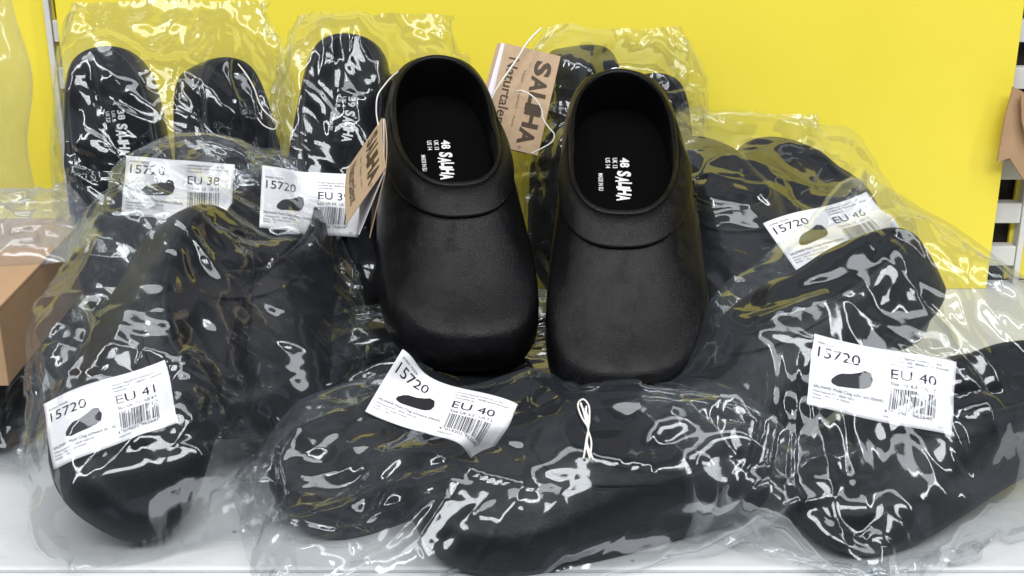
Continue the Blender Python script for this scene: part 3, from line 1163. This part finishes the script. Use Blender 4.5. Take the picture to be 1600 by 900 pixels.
            acc[ids[ins]] = (w1 * hh[f[0]] + w2 * hh[f[1]] + w3 * hh[f[2]])[ins]
        h_ += amp * acc.reshape(nu, nv) * (1.0 if lev == 0 else zone)
    fade = np.minimum(1, np.minimum(Vv, 1 - Vv) / 0.05)
    P = P + nr * (sgn * h_ * (0.4 + 0.6 * fade))[..., None]
    # bundles of long tension folds running mostly along the bag
    for q in range(8):
        d = ey + 0.35 * rng.normal(0, 1) * ex + 0.15 * rng.normal(0, 1, 3)
        d /= np.linalg.norm(d)
        c0 = P[rng.integers(nu), rng.integers(nv)]
        rel = P - c0
        al = rel @ d
        pr = np.cross(d, nr)
        ac_ = np.einsum('ijk,ijk->ij', rel, pr) * (1 + 0.9 * al / 0.1)
        lam = rng.uniform(0.016, 0.034)
        phs = (ac_ / lam + rng.uniform(0, 1)) % 1.0
        rdg = np.clip(1 - np.abs(phs - 0.5) * 2 / 0.55, 0, 1)
        g = np.exp(-(al / rng.uniform(0.05, 0.10)) ** 2 - (np.linalg.norm(rel - al[..., None] * d, axis=-1) / rng.uniform(0.025, 0.05)) ** 2)
        P = P + nr * (sgn * 0.0040 * rng.uniform(0.5, 1) * rdg * g)[..., None]
    # sharp creases: raised lines between irregular stretched cells of the film
    for (amp, K, wid, sel) in ((crease[0], 26, 0.0065, 0.5), (crease[1], 90, 0.006, 0.6)):
        A3 = np.array([rng.normal(0, 1, 3) for q in range(3)])
        Uq, Sq, Vq = np.linalg.svd(A3)
        Mx = Uq @ np.diag([2.2, 1.0, 0.45]) @ Uq.T
        fl = P.reshape(-1, 3) @ Mx
        sd = fl[rng.integers(0, len(fl), K)] + rng.normal(0, 0.02, (K, 3))
        d = np.linalg.norm(fl[:, None, :] - sd[None], axis=-1)
        i0 = d.argmin(1)
        d1 = d[np.arange(len(fl)), i0]
        d[np.arange(len(fl)), i0] = 9
        i1 = d.argmin(1)
        d2 = d[np.arange(len(fl)), i1]
        pair = (np.minimum(i0, i1) * 977 + np.maximum(i0, i1) * 131) % 1009 / 1009.0
        on = np.clip((pair - sel) / (1 - sel), 0, 1)
        tri = np.clip(1 - (d2 - d1) / wid, 0, 1)
        P = P + nr * (sgn * amp * (on * tri).reshape(nu, nv))[..., None]
    P[..., 2] = np.maximum(P[..., 2], 0.0012)
    return P, nu, nv, 0.6, y1 - y0


def film_object(P, nu, nv, per, length, mat, parent):
    V = P.reshape(-1, 3)
    F, uv = [], []
    idx = lambda i, j: (i % nu) * nv + j
    for i in range(nu):
        for j in range(nv - 1):
            F.append((idx(i, j), idx(i + 1, j), idx(i + 1, j + 1), idx(i, j + 1)))
    tri = []
    for i in range(nu):
        for j in range(nv):
            w = abs(i / nu - 0.5) * 2        # mirrored so that the wrap has no jump
            uv.append((w * per * 3.0 + (0.37 if i > nu / 2 else 0.0) * 0, j / (nv - 1) * length * 3.0))
    o = mesh_obj('film', V, F, mat, parent, True, uv)
    tree = BVHTree.FromPolygons([tuple(v) for v in V], F)
    return o, tree


def make_bag(key, label, mat='film', **kw):
    root = empty('plastic_bag')
    tag(root, label, 'bag', 'clear bags with a pair of clogs')
    P, nu, nv, per, length = settle(key, **kw)
    o, tree = film_object(P, nu, nv, per, length, M[mat], root)
    FILMS[key] = (root, tree, P)
    return root, tree, P


def place_sticker(key, centre, udir, vdir, size, view=None, w=LAB_W, h=LAB_H, smooth_it=70, off=0.0015):
    """a paper label pressed on to the film; udir reading direction, vdir up direction"""
    root, tree, P = FILMS[key]
    udir = Vector(udir).normalized()
    vdir = Vector(vdir)
    vdir = (vdir - udir * vdir.dot(udir)).normalized()
    nrm = udir.cross(vdir).normalized()
    nu, nv = 29, 17
    G = np.zeros((nv, nu, 3))
    dep = np.full((nv, nu), np.nan)
    for j in range(nv):
        for i in range(nu):
            p = Vector(centre) + udir * ((i / (nu - 1) - 0.5) * w) + vdir * ((j / (nv - 1) - 0.5) * h)
            G[j, i] = p
            hit = tree.ray_cast(p + nrm * 0.25, -nrm, 0.5)
            if hit[0] is not None:
                dep[j, i] = (hit[0] - p).dot(nrm)
    med = np.nanmedian(dep)
    bad = np.isnan(dep) | (np.abs(dep - med) > 0.04)
    dep[bad] = med
    for it in range(smooth_it):
        d2 = np.pad(dep, 1, mode='edge')
        lap = (d2[1:-1, :-2] + d2[1:-1, 2:] + d2[:-2, 1:-1] + d2[2:, 1:-1]) / 4
        dep = 0.5 * dep + 0.5 * (np.maximum(dep, lap) if it < smooth_it - 8 else lap)
    n = np.array(nrm)
    G = G + (dep[..., None] + off) * n
    faces = [(j * nu + i, j * nu + i + 1, (j + 1) * nu + i + 1, (j + 1) * nu + i) for j in range(nv - 1) for i in range(nu - 1)]
    st = mesh_obj('label_sticker', G.reshape(-1, 3), faces, M['paper'], root)
    sol = st.modifiers.new('thick', 'SOLIDIFY')
    sol.thickness, sol.offset = 0.00025, -1
    k = LABELS[size]
    gv = []
    H = h / w
    for u, v in k.v:
        fi = min(max(u, 0), 0.9999) * (nu - 1)
        fj = min(max(v / H, 0), 0.9999) * (nv - 1)
        i, j = int(fi), int(fj)
        a, b = fi - i, fj - j
        p = (1 - a) * (1 - b) * G[j, i] + a * (1 - b) * G[j, i + 1] + (1 - a) * b * G[j + 1, i] + a * b * G[j + 1, i + 1]
        gv.append(p + n * 0.00035)
    mesh_obj('label_print', gv, k.f, M['ink'], st, smooth=False)
    return st


make_bag('A', 'clear bag with the EU 38 label holding two upright clogs, at the left back', ex=(1, 0.1, 0), ey=(-0.02, 0.40, 0.92), nu=150, nv=84, tail=(0.015, 0.05), seed=3)
make_bag('B', 'clear bag with the EU 39 label behind the hanging kraft tag', ex=(1, 0, 0), ey=(0.02, 0.40, 0.92), nu=140, nv=84, tail=(0.015, 0.03), seed=5)
make_bag('C', 'clear bag holding the kraft tag, squeezed behind the two bare clogs', ex=(1, 0, 0), ey=(0, 0.35, 0.92), nu=140, nv=84, tail=(0.015, 0.02), seed=8, mouth=0.6)
make_bag('D', 'clear bag with the tilted EU 46 label, right of the bare clogs', ex=(1, 0, 0), ey=(-0.15, 0.92, 0.36), nu=150, nv=90, tail=(0.015, 0.07), seed=11)
make_bag('E', 'clear bag at the front left with a half folded label', ex=(1, 0.35, 0.05), ey=(0.02, 0.85, 0.5), nu=160, nv=96, tail=(0.008, 0.02), seed=43, foot=0.8, zone_lo=0.65)
make_bag('F', 'clear bag lying at the front under the bare clogs, tied with white string', ex=(-0.25, 0.95, 0.1), ey=(0.97, 0.25, 0.1), nu=150, nv=100, tail=(0.02, 0.05), seed=17)
make_bag('G', 'clear bag with the wrinkled EU 40 label at the front right', ex=(0.75, -0.5, -0.45), ey=(0.6, 0.6, 0.5), nu=160, nv=96, tail=(0.020, 0.035), seed=21, foot=1.0, mouth=0.95)
make_bag('I', 'clear bag squeezed flat under the toes of the bare clogs', ex=(0, 1, 0), ey=(1, 0, 0), nu=100, nv=70, tail=(0.03, 0.03), seed=31)
make_bag('H', 'clear bag under the brown carton at the left edge', ex=(1, 0, 0), ey=(0, 1, 0), nu=90, nv=60, tail=(0.03, 0.02), seed=25)

place_sticker('A', pix(290, 308, 1.10), (1, 0.0, -0.05), (0, 0.5, 0.85), '38', w=0.092, h=0.052, off=-0.002)
place_sticker('B', pix(482, 318, 1.06), (0.85, 0.35, -0.22), (0, 0.5, 0.85), '39', w=0.086, h=0.054)
place_sticker('D', pix(1303, 372, 1.02), (0.84, 0.1, 0.50), (-0.32, 0.7, 0.66), '46', w=0.094, h=0.053)
place_sticker('E', pix(250, 680, 0.84), (0.82, 0.1, 0.34), (-0.30, 0.6, 0.72), '41', w=0.084, h=0.050, off=-0.003)
place_sticker('F', pix(672, 655, 0.84), (0.82, -0.1, -0.50), (0.36, 0.65, 0.62), '40', w=0.088, h=0.050)
place_sticker('G', pix(1335, 618, 0.84), (0.95, 0.0, -0.30), (0.2, 0.6, 0.75), '40', w=0.094, h=0.054, off=-0.003)

# white string round the neck of the front bag
root = FILMS['F'][0]
kn = pix(918, 668, 0.815)


def near_film(key, p, lift=0.002):
    r = FILMS[key][1].find_nearest(p)
    q = r[0]
    d = (cam.location - q).normalized()
    hit = FILMS[key][1].ray_cast(cam.location, (p - cam.location).normalized())
    if hit[0] is not None:
        q = hit[0]
    return q + (cam.location - q).normalized() * lift


rs = random.Random(4)
for k in range(5):
    pts = []
    for (px, py) in ((912 + rs.uniform(-8, 6), 634 + rs.uniform(-6, 6)), (917 + rs.uniform(-3, 3), 655), (919, 672), (920 + rs.uniform(-5, 5), 692), (921 + rs.uniform(-10, 8), 716 + rs.uniform(-8, 6))):
        pts.append(near_film('F', pix(px, py, 0.83), 0.002 + rs.uniform(0, 0.002)))
    tube('tie_string', pts, 0.00065, M['string'], root, n=30, sides=5)
lp = [near_film('F', pix(px, py, 0.83), 0.004) for px, py in ((919, 668), (908, 650), (903, 632), (911, 624), (920, 634), (921, 655), (919, 670))]
tube('tie_loop', lp, 0.0007, M['string'], root, n=40, sides=5)

# ------------------------------------------------------------------ card hang tags
RIGHT, UPV, TOW = Vector((1, 0, 0)), Vector((0, math.sin(PITCH), math.cos(PITCH))), Vector((0, -math.cos(PITCH), math.sin(PITCH)))
TAG_L, TAG_W = 0.094, 0.053


def plate(name, o, e, f, n, th, mat, parent, bow=0.0):
    """thin card with corner o and edge vectors e, f, thickness th along -n, slightly bowed"""
    V, F = [], []
    K = 8
    for side in (0, 1):
        for a in range(K + 1):
            for b in (0, 1):
                t = a / K
                V.append(o + e * t + f * b + n * (bow * math.sin(math.pi * t) - side * th))
    q = 2 * (K + 1)
    for a in range(K):
        i = a * 2
        F.append((i, i + 2, i + 3, i + 1))
        F.append((q + i, q + i + 1, q + i + 3, q + i + 2))
        F.append((i, q + i, q + i + 2, i + 2))
        F.append((i + 1, i + 3, q + i + 3, q + i + 1))
    F.append((0, 1, q + 1, q))
    F.append((2 * K, q + 2 * K, q + 2 * K + 1, 2 * K + 1))
    return mesh_obj(name, V, F, mat, parent, smooth=False)


def hang_tag(label, o, rd, up, back_rot, back_shift, bow=0.0015):
    """o = upper corner at the start of the reading direction, rd = reading direction, up = direction of the letter tops"""
    rd = rd.normalized()
    up = (up - rd * up.dot(rd)).normalized()
    n = rd.cross(up)
    root = empty('hang_tag', o)
    tag(root, label, 'tag', 'kraft hang tags')
    o = Vector((0, 0, 0))
    base = o - up * TAG_W
    fr = plate('front_leaf', base, rd * TAG_L, up * TAG_W, n, 0.0005, M['kraft'], root, bow)
    R_ = Matrix.Rotation(back_rot, 3, rd)
    bk_up = R_ @ up
    rd2 = Matrix.Rotation(-0.05, 3, n) @ rd
    plate('back_leaf', o - n * 0.0022 + back_shift - bk_up * TAG_W, rd2 * TAG_L, bk_up * TAG_W, R_ @ n, 0.0006, M['kraft'], root, -bow)
    plate('inner_leaf', o - n * 0.0013 + back_shift * 0.5 - (Matrix.Rotation(back_rot * 0.6, 3, rd) @ up) * TAG_W, rd2 * TAG_L, (Matrix.Rotation(back_rot * 0.6, 3, rd) @ up) * TAG_W, R_ @ n, 0.0006, M['card_white'], root, 0)
    gv = []
    for u, v in TAG_INK.v:
        gv.append(base + rd * (u * TAG_L) + up * (v / 0.58 * TAG_W) + n * (bow * math.sin(math.pi * min(max(u, 0), 1)) + 0.00018))
    mesh_obj('tag_print', gv, TAG_INK.f, M['kraft_ink'], fr, smooth=False)
    return root, n


e1 = RIGHT * -0.032 - UPV * 0.041 - TOW * 0.020
e2 = RIGHT * 0.0093 - UPV * 0.040 + TOW * 0.070
o1 = pix(597, 184, 0.985)
t1, n1 = hang_tag('folded kraft hang tag hanging at the side of the left bare clog', o1, e2, -e1, 0.35, Vector((0, 0, 0)))
q = lambda px, py, Y: pix(px, py, Y) - t1.location
tube('tag_string', [q(592, 200, 0.98), q(588, 175, 0.985), q(590, 150, 0.99), q(600, 134, 1.0), q(612, 120, 1.02), q(622, 112, 1.05)], 0.0006, M['string'], t1, n=40, sides=5)

o2 = pix(876, 88, 1.19)
e2b = pix(840, 244, 1.165) - o2
upb = pix(876, 88, 1.19) - pix(788, 79, 1.19)
t2, n2 = hang_tag('flat kraft hang tag with large brown lettering between the two bare clogs', o2, e2b, upb, 0.0, upb.normalized() * -0.007)
q = lambda px, py, Y: pix(px, py, Y) - t2.location
tube('tag_string', [q(846, 44, 1.20), q(826, 64, 1.185), q(808, 92, 1.178), q(790, 118, 1.172), q(772, 146, 1.168), q(764, 172, 1.166)], 0.0010, M['string'], t2, n=40, sides=5)
tube('tag_string', [q(806, 143, 1.171), q(816, 142, 1.168), q(834, 152, 1.165), q(846, 170, 1.163), q(849, 186, 1.16), q(858, 200, 1.157), q(866, 210, 1.155), q(862, 222, 1.153), q(846, 232, 1.151), q(830, 240, 1.15)], 0.0007, M['string'], t2, n=60, sides=5)

# thin loose cord of the left back bag
root = FILMS['A'][0]
pts = [near_film('A', pix(px, py, 1.15), 0.004) for px, py in ((372, 100), (386, 118), (398, 140), (404, 158))] + [pix(412, 172, 1.11), pix(424, 184, 1.11), pix(433, 192, 1.11), pix(428, 202, 1.11), pix(412, 196, 1.11), pix(402, 184, 1.11)]
tube('cord', pts, 0.0006, M['string'], root, n=60, sides=5)


# ------------------------------------------------------------------ things at the ends of the shelf
def carton(loc, sx, sy, sz, rz, label):
    root = empty('carton', loc)
    root.rotation_euler.z = rz
    tag(root, label, 'carton')
    t = 0.004
    bm_obj('wall_panel', box(-sx / 2, sx / 2, -sy / 2, -sy / 2 + t, 0, sz - t, 0.0008), M['carton'], root)
    bm_obj('wall_panel', box(-sx / 2, sx / 2, sy / 2 - t, sy / 2, 0, sz - t, 0.0008), M['carton'], root)
    bm_obj('wall_panel', box(-sx / 2 + 0.0005, -sx / 2 + t, -sy / 2 + t + 0.0005, sy / 2 - t - 0.0005, 0, sz - t, 0.0008), M['carton'], root)
    bm_obj('wall_panel', box(sx / 2 - t, sx / 2 - 0.0005, -sy / 2 + t + 0.0005, sy / 2 - t - 0.0005, 0, sz - t, 0.0008), M['carton'], root)
    bm_obj('top_flap', box(-sx / 2, -0.0008, -sy / 2, sy / 2, sz - t + 0.0004, sz, 0.001), M['carton'], root)
    fl = bm_obj('top_flap', box(0.0008, sx / 2, -sy / 2, sy / 2, sz - t + 0.0004, sz, 0.001), M['carton'], root)
    bm_obj('base_panel', box(-sx / 2 + t, sx / 2 - t, -sy / 2 + t, sy / 2 - t, 0.0005, t, 0), M['carton'], root)
    return root


carton((-0.490, 0.985, 0.074), 0.22, 0.23, 0.062, rad(2), 'brown carton at the left edge, lying on a dark bag')


def crumpled(name, centre, ex, ey, wx, wy, th, seed, label, mat='film_milky', group=None):
    """an empty or softly filled bag: closed cushion with sharp irregular folds"""
    rng = np.random.default_rng(seed)
    ex, ey = Vector(ex).normalized(), Vector(ey).normalized()
    ez = ex.cross(ey).normalized()
    n = 70
    K = 60
    sd = rng.uniform(-1.1, 1.1, (K, 2))
    hh = rng.uniform(0, 1, K)
    V, F, uv = [], [], []
    for side in (1, -1):
        for i in range(n):
            for j in range(n):
                u, v = i / (n - 1) * 2 - 1, j / (n - 1) * 2 - 1
                d = np.hypot((sd[:, 0] - u) * 1.5, sd[:, 1] - v)
                o = np.argsort(d)[:2]
                rg = max(0.0, 1 - (d[o[1]] - d[o[0]]) / 0.13)
                edge = (1 - abs(u) ** 4) * (1 - abs(v) ** 4)
                z = th * (edge ** 0.6 * (0.45 + 0.55 * hh[o[0]] * min(1, (d[o[1]] - d[o[0]]) * 4)) + 0.35 * rg * edge)
                wob = 0.05 * math.sin(5 * v + seed) * (abs(u) ** 2) * np.sign(u)
                p = ex * (wx / 2 * (u + wob) * (1 - 0.06 * v * v)) + ey * (wy / 2 * (v + 0.04 * math.sin(4 * u + seed))) + ez * (z * side * (1 if side > 0 else 0.35) + 0.0004 * side)
                V.append(p)
                uv.append((u * wx * 1.5, v * wy * 1.5 + side * 0.3))
        b = 0 if side > 0 else n * n
        for i in range(n - 1):
            for j in range(n - 1):
                f = (b + i * n + j, b + (i + 1) * n + j, b + (i + 1) * n + j + 1, b + i * n + j + 1)
                F.append(f if side > 0 else f[::-1])
    o = mesh_obj(name, V, F, M[mat], None, True, uv)
    o.location = centre
    tag(o, label, 'bag', group)
    return o


crumpled('plastic_bag', (-0.440, 1.03, 0.146), (1, 0.15, 0), (-0.1, 1, 0.15), 0.17, 0.13, 0.030, 3, 'crumpled milky bag lying flat on the brown carton')
crumpled('plastic_bag', (-0.525, 1.15, 0.240), (1, 0.1, 0), (0, 0.12, 1), 0.17, 0.20, 0.035, 7, 'tall hazy bag cut off by the left edge of the picture')
# kraft card on the right upright
root = empty('cardboard_piece', pix(1590, 210, 1.27))
tag(root, 'torn brown cardboard piece at the right upright', 'cardboard')
outl = [(1584, 136), (1604, 146), (1640, 150), (1660, 240), (1640, 300), (1606, 290), (1590, 266), (1578, 247), (1559, 253), (1564, 222), (1572, 180)]
pts = [pix(px, py, 1.27 + (px - 1590) * 0.0002) - root.location for px, py in outl]
V = pts + [p + Vector((0, 0.004, 0)) for p in pts]
m = len(pts)
F = [tuple(range(m))[::-1], tuple(range(m, 2 * m))] + [(k, (k + 1) % m, m + (k + 1) % m, m + k) for k in range(m)]
mesh_obj('card_sheet', V, F, M['carton'], root, smooth=False)
fold = [pix(px, py, 1.262) - root.location for px, py in ((1596, 150), (1640, 158), (1646, 238), (1604, 216), (1597, 190))]
V = fold + [p + Vector((0, 0.004, 0)) for p in fold]
m = len(fold)
F = [tuple(range(m))[::-1], tuple(range(m, 2 * m))] + [(k, (k + 1) % m, m + (k + 1) % m, m + k) for k in range(m)]
mesh_obj('folded_flap', V, F, M['carton'], root, smooth=False)
